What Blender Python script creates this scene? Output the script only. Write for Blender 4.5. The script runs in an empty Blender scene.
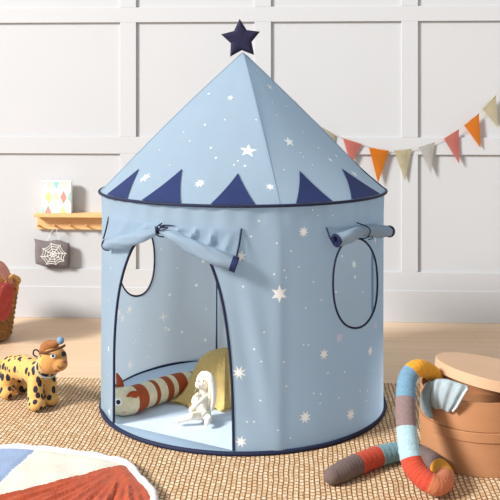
import bpy, bmesh, math, random
from mathutils import Vector, Matrix, noise, geometry
random.seed(7)
sc = bpy.context.scene
COL = sc.collection
PI = math.pi
F = 904.6; HC = 1.133; HZ = 97.0            # focal length in px, camera height, horizon row

# ------------------------------------------------------------------ helpers
def lin(c):
    return tuple(((v/255)/12.92 if v/255 <= .04045 else ((v/255+.055)/1.055)**2.4) for v in c)

def mat(name, rgb, rough=.8, bump=0, bscale=200, var=0, vscale=30, sheen=0, trans=0, spec=.3, stretch=(1,1,1)):
    m = bpy.data.materials.new(name); m.use_nodes = True
    nt = m.node_tree; N = nt.nodes; L = nt.links
    p = N['Principled BSDF']; out = N['Material Output']
    c = lin(rgb)
    p.inputs['Base Color'].default_value = (*c, 1)
    p.inputs['Roughness'].default_value = rough
    p.inputs['Specular IOR Level'].default_value = spec
    if sheen: p.inputs['Sheen Weight'].default_value = sheen
    tc = N.new('ShaderNodeTexCoord'); mp = N.new('ShaderNodeMapping')
    L.new(tc.outputs['Object'], mp.inputs[0]); mp.inputs['Scale'].default_value = stretch
    if var:
        n = N.new('ShaderNodeTexNoise'); n.inputs['Scale'].default_value = vscale; n.inputs['Detail'].default_value = 4
        L.new(mp.outputs[0], n.inputs['Vector'])
        r = N.new('ShaderNodeMapRange'); r.inputs[1].default_value = .3; r.inputs[2].default_value = .7
        r.inputs[3].default_value = 1-var; r.inputs[4].default_value = 1+var
        L.new(n.outputs[0], r.inputs[0])
        mx = N.new('ShaderNodeVectorMath'); mx.operation = 'SCALE'; mx.inputs[0].default_value = c
        L.new(r.outputs[0], mx.inputs['Scale']); L.new(mx.outputs[0], p.inputs['Base Color'])
    if bump:
        n = N.new('ShaderNodeTexNoise'); n.inputs['Scale'].default_value = bscale; n.inputs['Detail'].default_value = 3
        L.new(mp.outputs[0], n.inputs['Vector'])
        b = N.new('ShaderNodeBump'); b.inputs['Strength'].default_value = bump; b.inputs['Distance'].default_value = .004
        L.new(n.outputs[0], b.inputs['Height']); L.new(b.outputs[0], p.inputs['Normal'])
    if trans:
        t = N.new('ShaderNodeBsdfTranslucent'); t.inputs[0].default_value = (*c, 1)
        ms = N.new('ShaderNodeMixShader'); ms.inputs[0].default_value = trans
        L.new(p.outputs[0], ms.inputs[1]); L.new(t.outputs[0], ms.inputs[2]); L.new(ms.outputs[0], out.inputs[0])
    return m

def empty(name, loc, label, cat, group=None, rotz=0):
    o = bpy.data.objects.new(name, None); COL.objects.link(o); o.empty_display_size = .05
    o.location = loc; o.rotation_euler.z = rotz
    o['label'] = label; o['category'] = cat
    if group: o['group'] = group
    bpy.context.view_layer.update()
    return o

def link(name, me, mats, parent=None, smooth=True, label=None, cat=None, group=None, kind=None, world=True):
    """mesh built in world coordinates; a child keeps them through its parent's inverse"""
    o = bpy.data.objects.new(name, me); COL.objects.link(o)
    if not isinstance(mats, (list, tuple)): mats = [mats]
    if not me.materials:
        for m in mats: me.materials.append(m)
    if smooth:
        for p in me.polygons: p.use_smooth = True
    if parent is not None:
        root = parent
        M = Matrix.Identity(4)
        while root is not None:
            M = M @ Matrix.Identity(4); root = root.parent
        o.parent = parent
        if world: me.transform(wm(parent).inverted())
    if label: o['label'] = label
    if cat: o['category'] = cat
    if group: o['group'] = group
    if kind: o['kind'] = kind
    return o

def wm(o):
    M = Matrix.LocRotScale(o.location, o.rotation_euler, o.scale)
    return (wm(o.parent) @ M) if o.parent else M

def recenter(o):
    """put a top-level mesh's origin at its base centre"""
    me = o.data
    xs = [v.co.x for v in me.vertices]; ys = [v.co.y for v in me.vertices]; zs = [v.co.z for v in me.vertices]
    c = Vector(((min(xs)+max(xs))/2, (min(ys)+max(ys))/2, min(zs)))
    me.transform(Matrix.Translation(-c)); o.location = c
    return o

def sharpen(bm, deg=50):
    for e in bm.edges:
        if len(e.link_faces) == 2 and e.calc_face_angle(0) > math.radians(deg): e.smooth = False

def obj(name, bm, mats, parent=None, smooth=True, **k):
    me = bpy.data.meshes.new(name)
    bmesh.ops.recalc_face_normals(bm, faces=bm.faces) if k.pop('recalc', True) else None
    sharpen(bm, k.pop('deg', 50)); bm.to_mesh(me); bm.free()
    o = link(name, me, mats, parent, smooth, **k)
    return o

def P(px, py, d):
    """photo pixel at a measured depth -> world point"""
    return Vector(((px-250)/F*d, d, HC-(py-HZ)/F*d))
def PZ(px, py, z=0.0):
    """photo pixel on the horizontal plane z -> world point"""
    d = F*(HC-z)/(py-HZ)
    return P(px, py, d)

def box(bm, x0, x1, y0, y1, z0, z1, M=None, bev=0, mi=0):
    g = bmesh.ops.create_cube(bm, size=1)
    vs = g['verts']
    T = Matrix.Translation(((x0+x1)/2, (y0+y1)/2, (z0+z1)/2)) @ Matrix.Diagonal((x1-x0, y1-y0, z1-z0, 1))
    bmesh.ops.transform(bm, matrix=T, verts=vs)
    fs = set(f for v in vs for f in v.link_faces)
    for f in fs: f.material_index = mi
    if bev:
        es = list(set(e for v in vs for e in v.link_edges))
        r = bmesh.ops.bevel(bm, geom=es, offset=bev, segments=2, affect='EDGES', profile=.5)
        vs = list(set(v for f in r['faces'] for v in f.verts) | set(v for v in vs if v.is_valid))
    if M is not None: bmesh.ops.transform(bm, matrix=M, verts=[v for v in vs if v.is_valid])

def catmull(pts, n=8):
    pts = [Vector(p) for p in pts]; out = []
    P_ = [pts[0]*2-pts[1]] + pts + [pts[-1]*2-pts[-2]]
    for i in range(1, len(P_)-2):
        a, b, c, d = P_[i-1:i+3]
        for k in range(n):
            t = k/n
            out.append(.5*((2*b)+(c-a)*t+(2*a-5*b+4*c-d)*t*t+(3*b-a-3*c+d)*t**3))
    out.append(pts[-1]); return out

def tube(bm, path, rad, seg=10, closed=False, mi=0, cap='flat', mifun=None, flat=1.0, up=None):
    """sweep along a path; rad is a number or a list per point"""
    n = len(path); path = [Vector(p) for p in path]
    R = rad if isinstance(rad, (list, tuple)) else [rad]*n
    if cap == 'round' and not closed:
        t0 = (path[0]-path[1]).normalized(); t1 = (path[-1]-path[-2]).normalized()
        pre, pr, post, qr = [], [], [], []
        for a in (1.45, 1.2, .9, .55, .25):
            pre.append(path[0]+t0*R[0]*math.sin(a)); pr.append(R[0]*math.cos(a))
        for a in (.25, .55, .9, 1.2, 1.45):
            post.append(path[-1]+t1*R[-1]*math.sin(a)); qr.append(R[-1]*math.cos(a))
        k0 = len(pre); path = pre+path+post; R = pr+list(R)+qr
    else: k0 = 0
    m = len(path); rings = []
    tan = []
    for i in range(m):
        if closed: t = path[(i+1) % m]-path[i-1]
        else: t = path[min(i+1, m-1)]-path[max(i-1, 0)]
        tan.append(t.normalized())
    u = up or (Vector((0, 0, 1)) if abs(tan[0].z) < .9 else Vector((1, 0, 0)))
    u = (u-tan[0]*u.dot(tan[0])).normalized()
    for i in range(m):
        u = (u-tan[i]*u.dot(tan[i])).normalized(); w = tan[i].cross(u)
        rings.append([bm.verts.new(path[i]+(u*math.cos(2*PI*k/seg)+w*math.sin(2*PI*k/seg)*flat)*R[i]) for k in range(seg)])
    for i in range(m if closed else m-1):
        a, b = rings[i], rings[(i+1) % m]
        ii = min(max(i-k0, 0), n-1)
        for k in range(seg):
            f = bm.faces.new((a[k], a[(k+1) % seg], b[(k+1) % seg], b[k]))
            f.material_index = mifun(ii) if mifun else mi
    if not closed:
        f = bm.faces.new(rings[0]); f.material_index = mifun(0) if mifun else mi
        f = bm.faces.new(rings[-1]); f.material_index = mifun(n-1) if mifun else mi

def lathe(bm, prof, c, seg=48, mi=0, fn=None):
    rings = []
    for j, (r, z) in enumerate(prof):
        ring = []
        for k in range(seg):
            a = 2*PI*k/seg; rr, zz = (r, z) if fn is None else fn(r, z, a, j)
            ring.append(bm.verts.new((c[0]+rr*math.cos(a), c[1]+rr*math.sin(a), c[2]+zz)))
        rings.append(ring)
    for j in range(len(rings)-1):
        a, b = rings[j], rings[j+1]
        for k in range(seg):
            f = bm.faces.new((a[k], a[(k+1) % seg], b[(k+1) % seg], b[k])); f.material_index = mi
    return rings

def sphere(bm, c, r, seg=16, sc3=(1, 1, 1), M=None, mi=0):
    g = bmesh.ops.create_uvsphere(bm, u_segments=seg, v_segments=max(6, seg*2//3), radius=1)
    T = Matrix.Translation(Vector(c)) @ (M or Matrix.Identity(4)) @ Matrix.Diagonal((r*sc3[0], r*sc3[1], r*sc3[2], 1))
    bmesh.ops.transform(bm, matrix=T, verts=g['verts'])
    for f in set(f for v in g['verts'] for f in v.link_faces): f.material_index = mi

def chain(bm, pts, step=.35):
    """overlapping spheres along joints [(point, radius), ...]; fused later"""
    for (a, ra), (b, rb) in zip(pts, pts[1:]):
        a = Vector(a); b = Vector(b); L = (b-a).length; n = max(1, int(L/(min(ra, rb)*step)))
        for k in range(n+1):
            t = k/n; sphere(bm, a.lerp(b, t), ra+(rb-ra)*t, 12)

def fuse(bm, voxel=.004, smooth=4):
    me = bpy.data.meshes.new('tmp'); bm.to_mesh(me); bm.free()
    o = bpy.data.objects.new('tmp', me); COL.objects.link(o)
    r = o.modifiers.new('r', 'REMESH'); r.mode = 'VOXEL'; r.voxel_size = voxel; r.use_smooth_shade = True
    s = o.modifiers.new('s', 'SMOOTH'); s.iterations = smooth; s.factor = .5
    dg = bpy.context.evaluated_depsgraph_get(); dg.update()
    out = bpy.data.meshes.new_from_object(o.evaluated_get(dg))
    bpy.data.objects.remove(o); out.materials.clear()
    return out

def pip(x, y, poly):
    c = False; n = len(poly); j = n-1
    for i in range(n):
        xi, yi = poly[i]; xj, yj = poly[j]
        if (yi > y) != (yj > y) and x < (xj-xi)*(y-yi)/(yj-yi)+xi: c = not c
        j = i
    return c

def star_pts(n, r, r2, rot=0):
    return [((r if k % 2 == 0 else r2)*math.sin(rot+PI*k/n), (r if k % 2 == 0 else r2)*math.cos(rot+PI*k/n)) for k in range(2*n)]

# ------------------------------------------------------------------ materials
M_wall = mat('wall_paint', (192, 193, 195), .55, .05, 60, .01, 3)
M_trim = mat('trim_paint', (193, 194, 196), .5)
M_blue = mat('tent_canvas', (179, 199, 215), .85, .12, 500, .02, 9, trans=.58, spec=.12)
M_star = mat('star_print', (246, 247, 244), .85, trans=.3, spec=.15)
M_tag = mat('lavender_patch', (205, 203, 226), .85, trans=.2)
M_navy = mat('navy_canvas', (36, 48, 90), .8, .2, 500, .06, 20, spec=.2)
M_piping = mat('navy_piping', (26, 33, 62), .7, .1, 500)
M_floorc = mat('tent_floor_canvas', (205, 218, 232), .85, .1, 500, .02, 10)
M_pole = mat('pole_metal', (190, 192, 195), .4, spec=.5)
M_pine = mat('pine_wood', (228, 182, 128), .5, .1, 30, .08, 12, stretch=(1, 8, 8))
M_peg = mat('peg_wood', (196, 140, 84), .5, 0, 30, .08, 30)
M_white = mat('white_paper', (246, 244, 240), .6)
M_grey = mat('grey_felt', (120, 112, 112), .95, .8, 350, .2, 120, sheen=.08)
M_thread = mat('white_thread', (238, 236, 232), .9)
M_dark = mat('dark_thread', (40, 34, 32), .8)
M_box = mat('kraft_board', (174, 124, 87), .62, .05, 40, .03, 14, stretch=(1, 1, 4))
M_lid = mat('kraft_board_lid', (196, 162, 130), .6, .05, 40, .03, 14)
M_boxin = mat('kraft_inside', (120, 84, 58), .8)

def knit(name, rgb, k=.5): return mat(name, rgb, .95, k, 260, .12, 140, sheen=.06)
K_gray = knit('knit_taupe', (104, 88, 84)); K_red = knit('knit_brick_red', (186, 70, 50)); K_teal = knit('knit_teal', (112, 148, 158))
K_navy = knit('knit_navy', (48, 62, 84)); K_yel = knit('knit_mustard', (214, 150, 44)); K_orn = knit('knit_terracotta', (190, 112, 78))
K_lbl = knit('knit_pale_blue', (158, 186, 196)); K_brn = knit('knit_taupe_rose', (128, 108, 108)); K_blu = knit('knit_denim', (104, 140, 164))

# rug
def rug_mat():
    m = bpy.data.materials.new('jute_weave'); m.use_nodes = True; nt = m.node_tree; N = nt.nodes; L = nt.links
    p = N['Principled BSDF']; p.inputs['Roughness'].default_value = .9; p.inputs['Specular IOR Level'].default_value = .15
    tc = N.new('ShaderNodeTexCoord'); mp = N.new('ShaderNodeMapping'); mp.inputs['Rotation'].default_value = (0, 0, PI/2)
    nz = N.new('ShaderNodeTexNoise'); nz.inputs['Scale'].default_value = 9; nz.inputs['Detail'].default_value = 2
    L.new(tc.outputs['Object'], nz.inputs['Vector'])
    sub = N.new('ShaderNodeVectorMath'); sub.operation = 'MULTIPLY_ADD'; sub.inputs[1].default_value = (.012, .012, 0)
    L.new(nz.outputs['Color'], sub.inputs[0]); L.new(tc.outputs['Object'], sub.inputs[2])
    L.new(sub.outputs[0], mp.inputs[0])
    b = N.new('ShaderNodeTexBrick'); b.inputs['Scale'].default_value = 1
    b.inputs['Brick Width'].default_value = .0215; b.inputs['Row Height'].default_value = .0152
    b.inputs['Mortar Size'].default_value = .0032; b.inputs['Mortar Smooth'].default_value = 1.0
    b.offset = .35; b.offset_frequency = 2
    b.inputs['Color1'].default_value = (*lin((240, 213, 178)), 1); b.inputs['Color2'].default_value = (*lin((216, 179, 137)), 1)
    b.inputs['Mortar'].default_value = (*lin((170, 128, 88)), 1)
    L.new(mp.outputs[0], b.inputs['Vector'])
    n2 = N.new('ShaderNodeTexNoise'); n2.inputs['Scale'].default_value = 160; n2.inputs['Detail'].default_value = 4
    L.new(tc.outputs['Object'], n2.inputs['Vector'])
    r = N.new('ShaderNodeMapRange'); r.inputs[1].default_value = .3; r.inputs[2].default_value = .7; r.inputs[3].default_value = .8; r.inputs[4].default_value = 1.16
    L.new(n2.outputs[0], r.inputs[0])
    s = N.new('ShaderNodeVectorMath'); s.operation = 'SCALE'; L.new(b.outputs['Color'], s.inputs[0]); L.new(r.outputs[0], s.inputs['Scale'])
    L.new(s.outputs[0], p.inputs['Base Color'])
    inv = N.new('ShaderNodeMath'); inv.operation = 'MULTIPLY_ADD'; inv.inputs[1].default_value = -1; L.new(b.outputs['Fac'], inv.inputs[0]); L.new(n2.outputs[0], inv.inputs[2])
    bp = N.new('ShaderNodeBump'); bp.inputs['Strength'].default_value = 1; bp.inputs['Distance'].default_value = .006
    L.new(inv.outputs[0], bp.inputs['Height']); L.new(bp.outputs[0], p.inputs['Normal'])
    return m

def floor_mat():
    m = bpy.data.materials.new('oak_boards'); m.use_nodes = True; nt = m.node_tree; N = nt.nodes; L = nt.links
    p = N['Principled BSDF']; p.inputs['Roughness'].default_value = .45; p.inputs['Specular IOR Level'].default_value = .3
    tc = N.new('ShaderNodeTexCoord')
    b = N.new('ShaderNodeTexBrick'); b.inputs['Scale'].default_value = 1; b.inputs['Brick Width'].default_value = 2.2; b.inputs['Row Height'].default_value = .19
    b.inputs['Mortar Size'].default_value = .0015; b.inputs['Mortar Smooth'].default_value = .3
    b.inputs['Color1'].default_value = (*lin((220, 192, 163)), 1); b.inputs['Color2'].default_value = (*lin((213, 182, 149)), 1)
    b.inputs['Mortar'].default_value = (*lin((196, 158, 120)), 1)
    L.new(tc.outputs['Object'], b.inputs['Vector'])
    mp = N.new('ShaderNodeMapping'); mp.inputs['Scale'].default_value = (1.2, 16, 1); L.new(tc.outputs['Object'], mp.inputs[0])
    n = N.new('ShaderNodeTexNoise'); n.inputs['Scale'].default_value = 1.6; n.inputs['Detail'].default_value = 6; L.new(mp.outputs[0], n.inputs['Vector'])
    r = N.new('ShaderNodeMapRange'); r.inputs[1].default_value = .3; r.inputs[2].default_value = .7; r.inputs[3].default_value = .92; r.inputs[4].default_value = 1.05
    L.new(n.outputs[0], r.inputs[0])
    s = N.new('ShaderNodeVectorMath'); s.operation = 'SCALE'; L.new(b.outputs['Color'], s.inputs[0]); L.new(r.outputs[0], s.inputs['Scale'])
    L.new(s.outputs[0], p.inputs['Base Color'])
    return m

# ------------------------------------------------------------------ room shell
WY, WA = 4.655, math.radians(-3.1)
MW = Matrix.Translation((0, WY, 0)) @ Matrix.Rotation(WA, 4, 'Z')
MWi = MW.inverted()
def W(px, py, off=0.0):
    """photo pixel on the wall (off metres in front of it) -> wall coordinates (u, z)"""
    o = MWi @ Vector((0, 0, HC)); q = MWi @ P(px, py, 1.0); dr = q-o
    t = (-off-o.y)/dr.y; h = o+dr*t
    return h.x, h.z
def room(name, bm, m, kind='structure', **k):
    me = bpy.data.meshes.new(name); bm.to_mesh(me); bm.free(); me.materials.append(m)
    o = bpy.data.objects.new(name, me); COL.objects.link(o)
    o.location = (0, WY, 0); o.rotation_euler.z = WA
    o['kind'] = kind
    return o
GZ = -.012
bm = bmesh.new(); box(bm, -3.2, 3.2, 0, .1, GZ, 2.7); room('wall_back', bm, M_wall)
bm = bmesh.new(); box(bm, -3.2, 3.2, -4.9, .1, GZ-.05, GZ); room('floor', bm, floor_mat())
TH = .013
zt = [W(250, y)[1] for y in (22, 7, 154, 137, 270, 288)]
z_top, z_top2, z_m0, z_m1, z_l, z_b = zt
bm = bmesh.new(); box(bm, -3.2, 3.2, -TH, 0, z_top, z_top2, bev=.0015); room('trim_1', bm, M_trim)
bm = bmesh.new(); box(bm, -3.2, 3.2, -TH, 0, z_m0, z_m1, bev=.0015); room('trim_2', bm, M_trim)
bm = bmesh.new(); box(bm, -3.2, 3.2, -TH, 0, z_b-.01, z_l, bev=.0015); room('trim_3', bm, M_trim)
bm = bmesh.new(); box(bm, -3.2, 3.2, -TH-.006, 0, GZ, z_b, bev=.002); room('baseboard_back', bm, M_trim)
n = 4
ub = [(W(120, 100, TH)[0], W(136, 100, TH)[0]), (W(254.5, 100, TH)[0], W(271, 100, TH)[0]), (W(401.5, 100, TH)[0], W(418, 100, TH)[0])]
sp = .745
ub += [(ub[0][0]-sp, ub[0][1]-sp), (ub[0][0]-2*sp, ub[0][1]-2*sp), (ub[2][0]+sp, ub[2][1]+sp), (ub[2][0]+2*sp, ub[2][1]+2*sp)]
for (a, b) in ub:
    bm = bmesh.new()
    for z0, z1 in ((z_l, z_m0), (z_m1, z_top), (z_top2, 2.7)):
        box(bm, a, b, -TH, 0, z0, z1, bev=.0012)
    room('trim_%d' % n, bm, M_trim); n += 1
# rug, laid in line with the wall
bm = bmesh.new(); box(bm, -2.05, 1.9, -3.3, -1.035, GZ, 0, bev=.005)
o = room('rug', bm, rug_mat(), kind=None); del o['kind']
o['label'] = 'large flat woven jute rug in natural straw colour under the play tent'; o['category'] = 'rug'

# ------------------------------------------------------------------ play tent
TC = Vector((-.026, 3.376, 0)); R0 = .52; ZR = .79; ZA = 1.300
SEAM = math.radians(13.3)
def gauss(x, s): return math.exp(-(x/s)**2)
def wrap(a): return (a+PI) % (2*PI)-PI
def rw(th, z):
    """wall radius with soft vertical folds and the poles pushing the cloth out"""
    r = R0
    for k in range(4):
        d = wrap(th-SEAM-k*PI/2); r += .0045*gauss(d, .05)-.003*gauss(abs(d)-.17, .10)
    r += .0022*math.sin(7*th+1.5*z)+.0014*math.sin(17*th+3*z)*(.4+z)
    # a long slanted fold running down to the front pole, and puckers under the rim
    t = (z-.05)/.6
    if 0 < t < 1: r += .007*math.sin(PI*t)*(gauss(wrap(th-(.2-.20*t)), .05)-gauss(wrap(th-(.12-.20*t)), .05))
    r += .0025*math.sin(46*th)*max(0, (z-.66)/.12)*gauss(z-.76, .08)
    if z > .76: r += .002*(z-.76)/.03
    return r
def wall_pt(th, z, off=0.0):
    r = rw(th, z)+off
    return Vector((TC.x+r*math.sin(th), TC.y-r*math.cos(th), z))
def sq(th):
    ph = (th-SEAM) % (PI/2)
    return math.cos(PI/4)/math.cos(PI/4-ph)
def rr(th, t):
    w = t**1.6
    base = t*.527*((1-w)*sq(th)+w)+.010*math.sin(PI*t)
    base += .0022*math.sin(9*th+4*t)*t*(1-t)*2
    return max(base, .004)
def zt_(t): return ZA+(ZR-ZA)*t
def roof_pt(th, t, off=0.0):
    r = rr(th, t); nz = .71
    return Vector((TC.x+(r+off*nz)*math.sin(th), TC.y-(r+off*nz)*math.cos(th), zt_(t)+off*nz))
def hit(px, py, far=False):
    """photo pixel -> (theta, z) on the wall cylinder"""
    d = Vector(((px-250)/F, 1, (HZ-py)/F)); o = Vector((0, 0, HC))
    a = d.x**2+d.y**2; ox, oy = o.x-TC.x, o.y-TC.y
    b = 2*(d.x*ox+d.y*oy); c = ox*ox+oy*oy-R0*R0; D = max(b*b-4*a*c, 0)
    t = (-b+(1 if far else -1)*math.sqrt(D))/(2*a); p = o+d*t
    return math.atan2(p.x-TC.x, -(p.y-TC.y)), p.z
def hit_roof(px, py):
    d = Vector(((px-250)/F, 1, (HZ-py)/F)); o = Vector((0, 0, HC)); t = 2.75
    while t < 3.6:
        p = o+d*t; k = (ZA-p.z)/(ZA-ZR); th = math.atan2(p.x-TC.x, -(p.y-TC.y))
        if k > 0 and math.hypot(p.x-TC.x, p.y-TC.y) < rr(th, k): return th, k
        t += .0015
    p = o+d*3.35; return math.atan2(p.x-TC.x, -(p.y-TC.y)), (ZA-p.z)/(ZA-ZR)

tent = empty('play_tent', (TC.x, TC.y, 0), 'pale blue star-print play tent with castle roof and open arched doorway', 'tent')

def smooth_closed(pts, n=5):
    q = [Vector((a, b, 0)) for a, b in pts]; N = len(q); out = []
    for i in range(N):
        a, b, c, d = q[i-1], q[i], q[(i+1) % N], q[(i+2) % N]
        for k in range(n):
            t = k/n; v = .5*((2*b)+(c-a)*t+(2*a-5*b+4*c-d)*t*t+(3*b-a-3*c+d)*t**3); out.append((v.x, v.y))
    return out
door_px = [(113.6, 412), (114, 380), (114.4, 345), (116.5, 312), (120.5, 285), (127, 263), (136, 244), (149, 231), (165, 226), (183, 230),
           (198, 242), (209.5, 261), (221, 296), (228, 338), (231.5, 380), (233, 420), (233.5, 448)]
door = [hit(*p) for p in door_px]
door_c = [(v.x, v.y) for v in catmull([Vector((a, b, 0)) for a, b in [(door[0][0], .016)]+door[1:-1]+[(door[-1][0], .016)]], 6)]
def ell(cx, cy, a, b, far=False, n=16, ex=2.25):
    out = []
    for k in range(n):
        t = 2*PI*k/n; c, s = math.cos(t), math.sin(t)
        x = cx+a*math.copysign(abs(c)**(2/ex), c); y = cy+b*math.copysign(abs(s)**(2/ex), s)
        out.append(hit(x, y, far))
    return out
win_r = smooth_closed(ell(355, 283, 21.5, 45))
wl = ell(136, 259, 18.5, 37, True)
wl = [(a if a > 0 else a+2*PI, b) for a, b in wl]
win_l = smooth_closed(wl)

TH0 = -PI*.75                                   # the wall's cloth starts here (back left) and goes once round
def un(a):
    while a < TH0: a += 2*PI
    while a >= TH0+2*PI: a -= 2*PI
    return a
bmw = bmesh.new()
V2, E2 = [], []
def loop(pts, close=True):
    s = len(V2)
    for a, z in pts: V2.append(Vector((a*R0, z)))
    for k in range(len(pts) if close else len(pts)-1): E2.append((s+k, s+(k+1) % len(pts)))
holes = [door_c, win_r, win_l]
TH0 = min(-PI*.75, 0)
win_l = [(a if a < TH0+2*PI else a-2*PI, b) for a, b in win_l]
if max(a for a, b in win_l)-min(a for a, b in win_l) > 3: raise Exception('window crosses the seam')
holes[2] = win_l
for h in holes: loop(h)
wall_marks = []
mpx = 2.9/F
def mark(th, z, n, r, r2=None, rot=0, mi=1):
    th = un(th)
    if n == 0: pts = [(-r, -r), (r, -r), (r, r), (-r, r)]
    elif n == 1: pts = [(r*math.sin(2*PI*k/8), r*math.cos(2*PI*k/8)) for k in range(8)]
    else: pts = star_pts(n, r, r2 or r*.42, rot)
    pts = [(th+x/R0, z+y) for x, y in pts]
    for a, b in pts:
        if b < .02 or b > .775 or a < TH0+.01 or a > TH0+2*PI-.01: return
        if any(pip(a*R0, b, [(p*R0, q) for p, q in h]) for h in holes): return
    wall_marks.append((pts, mi))
# (px, py, points, radius px)
wall_stars = [(304, 232, 8, 6, .45), (279, 293.5, 6, 9, .45), (241, 256, 6, 6, .4), (374.5, 240, 5, 4, .4), (239, 373, 8, 8, .35), (324.5, 354.5, 7, 6, .45),
              (370, 351, 8, 6, .45), (305.5, 417.6, 8, 7, .45), (351, 414.6, 8, 7, .45), (241, 442, 7, 6, .45), (107.2, 349, 4, 4.5, .35), (108, 412, 4, 4.5, .35)]
wall_dots = [(264, 332), (254, 349), (328.6, 373), (339.5, 398), (259, 221), (251, 236.5), (276.5, 243), (291, 251), (274, 274), (284, 270), (286, 277.5), (314, 282), (243, 286.5),
             (306, 308), (313, 210), (319, 215.5), (333, 215.5), (314, 393.5), (321, 394), (320.5, 403.5), (360, 391), (367, 391), (366, 400.6), (373.5, 370), (290.5, 438),
             (277.5, 429.5), (254, 422), (247, 422), (260.5, 400.6), (283.5, 361.5), (261, 361), (286, 386), (304, 345), (309, 345), (108, 300), (107, 375), (110, 268), (299, 267), (322, 300), (345, 372)]
for x, y, n_, r, k in wall_stars:
    th, z = hit(x, y); mark(th, z, n_, r*mpx, r*mpx*k, .2*(x % 3))
for i, (x, y) in enumerate(wall_dots):
    th, z = hit(x, y); mark(th, z, 1 if i % 3 else 4, (1.0+.55*((i*7) % 3 == 0))*mpx*.95)
for x, y, s in ((340, 338, 3.6), (375, 326, 3.2), (237.5, 449, 3.4)):
    th, z = hit(x, y); mark(th, z, 0, s*mpx, mi=2)
far_px = 3.8/F
for x, y, n_, r, k in [(163.5, 317, 4, 6, .22), (190, 357.5, 5, 9, .42), (129.5, 365, 6, 5, .4), (161, 371, 7, 4.5, .45), (122, 318, 6, 4.5, .4)]:
    th, z = hit(x, y, True); mark(th, z, n_, r*far_px, r*far_px*k, .1)
for i, (x, y) in enumerate([(161, 249), (170, 295), (153, 297), (203, 261), (206, 309), (169, 330), (150, 345), (182, 332), (140, 330), (196, 285), (147, 357), (205, 340), (178, 268), (166, 328), (133, 343), (355, 277), (363, 292)]):
    th, z = hit(x, y, True); mark(th, z, 1 if i % 2 else 4, (1.3+.4*(i % 2))*far_px)
rnd = random.Random(3)
for k in range(26):                              # the print goes on round the unseen back
    th = rnd.uniform(1.65, 2.9) if k % 2 else rnd.uniform(-2.2, -1.6); z = rnd.uniform(.06, .72)
    if k % 3: mark(th, z, rnd.choice((5, 6, 8)), .02, .009, rnd.random())
    else: mark(th, z, 1, .005)

for ps, mi_ in wall_marks: loop(ps)
NT, NZ = 300, 66
ZB, ZT = .004, .788
fr = [(TH0+2*PI*k/NT, ZB) for k in range(NT+1)]+[(TH0+2*PI*(NT-k)/NT, ZT) for k in range(NT+1)]
loop(fr)
hp = [[(a*R0, z) for a, z in h] for h in holes]
def near(x, y):
    for h in hp:
        for (a, b) in h:
            if abs(a-x) < .005 and abs(b-y) < .005: return True
    return False
for i in range(1, NT):
    for j in range(1, NZ):
        x = (TH0+2*PI*i/NT)*R0; y = ZB+(ZT-ZB)*j/NZ
        if any(pip(x, y, h) for h in hp) or near(x, y): continue
        V2.append(Vector((x, y)))
vo, eo, fo, *_ = geometry.delaunay_2d_cdt(V2, E2, [], 1, 1e-6)
marks_s = [([(a*R0, b) for a, b in ps], mi_) for ps, mi_ in wall_marks]
vs = [bmw.verts.new(wall_pt(v.x/R0, v.y)) for v in vo]
for f in fo:
    c = sum((vo[i] for i in f), Vector((0, 0)))/len(f)
    if any(pip(c.x, c.y, h) for h in hp): continue
    try: fc = bmw.faces.new([vs[i] for i in f])
    except ValueError: continue
    for ps, mi_ in marks_s:
        if abs(c.x-ps[0][0]) < .05 and abs(c.y-ps[0][1]) < .05 and pip(c.x, c.y, ps): fc.material_index = mi_; break
bmesh.ops.remove_doubles(bmw, verts=bmw.verts, dist=.0004)
loose = [v for v in bmw.verts if not v.link_faces]; bmesh.ops.delete(bmw, geom=loose, context='VERTS')
bmesh.ops.recalc_face_normals(bmw, faces=bmw.faces)

def print_star(bm, fn, th, z, n, r, r2=None, rot=0, mi=1, offs=(.0012,), zr=.74, roof=False):
    if n == 0: pts = [(-r, -r), (r, -r), (r, r), (-r, r)]
    elif n == 1: pts = [(r*math.sin(2*PI*k/8), r*math.cos(2*PI*k/8)) for k in range(8)]
    else: pts = star_pts(n, r, r2 or r*.42, rot)
    rad = R0 if not roof else max(rr(th, z), .05)
    sl = 1.0 if not roof else 1/zr
    for off in offs:
        def q(x, y): return fn(th+x/rad, z+y*sl, off)
        c = bm.verts.new(q(0, 0)); ring = [bm.verts.new(q(x, y)) for x, y in pts]
        for k in range(len(ring)):
            f = bm.faces.new((c, ring[k], ring[(k+1) % len(ring)])); f.material_index = mi
mpx = 2.9/F
me = bpy.data.meshes.new('tent_wall'); bmw.to_mesh(me); bmw.free()
link('tent_wall', me, [M_blue, M_star, M_tag], tent)

# roof
bmr = bmesh.new(); NR, NTH = 44, 240; rings = []
for j in range(NR+1):
    t = .003+(1-.003)*j/NR
    rings.append([bmr.verts.new(roof_pt(2*PI*k/NTH, t)) for k in range(NTH)])
for j in range(NR):
    for k in range(NTH):
        bmr.faces.new((rings[j][k], rings[j+1][k], rings[j+1][(k+1) % NTH], rings[j][(k+1) % NTH]))
bmr.faces.new(rings[0])
bmesh.ops.recalc_face_normals(bmr, faces=bmr.faces)
for x, y, n_, r, k in [(248, 151, 5, 8.5, .42), (230.5, 98, 5, 3.5, .5), (200, 183.5, 8, 5.5, .45), (145.5, 178, 6, 6.5, .45), (270, 187, 6, 4.5, .4), (269.5, 87, 5, 5, .4), (289, 142, 5, 7, .42),
                       (330, 160, 5, 3.5, .4), (336, 156, 5, 3, .4), (354, 174, 5, 5, .4)]:
    th, t = hit_roof(x, y); print_star(bmr, roof_pt, th, t, n_, r*3.05/F*1.05, r*3.05/F*k, .15, roof=True, zr=-.73)
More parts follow.
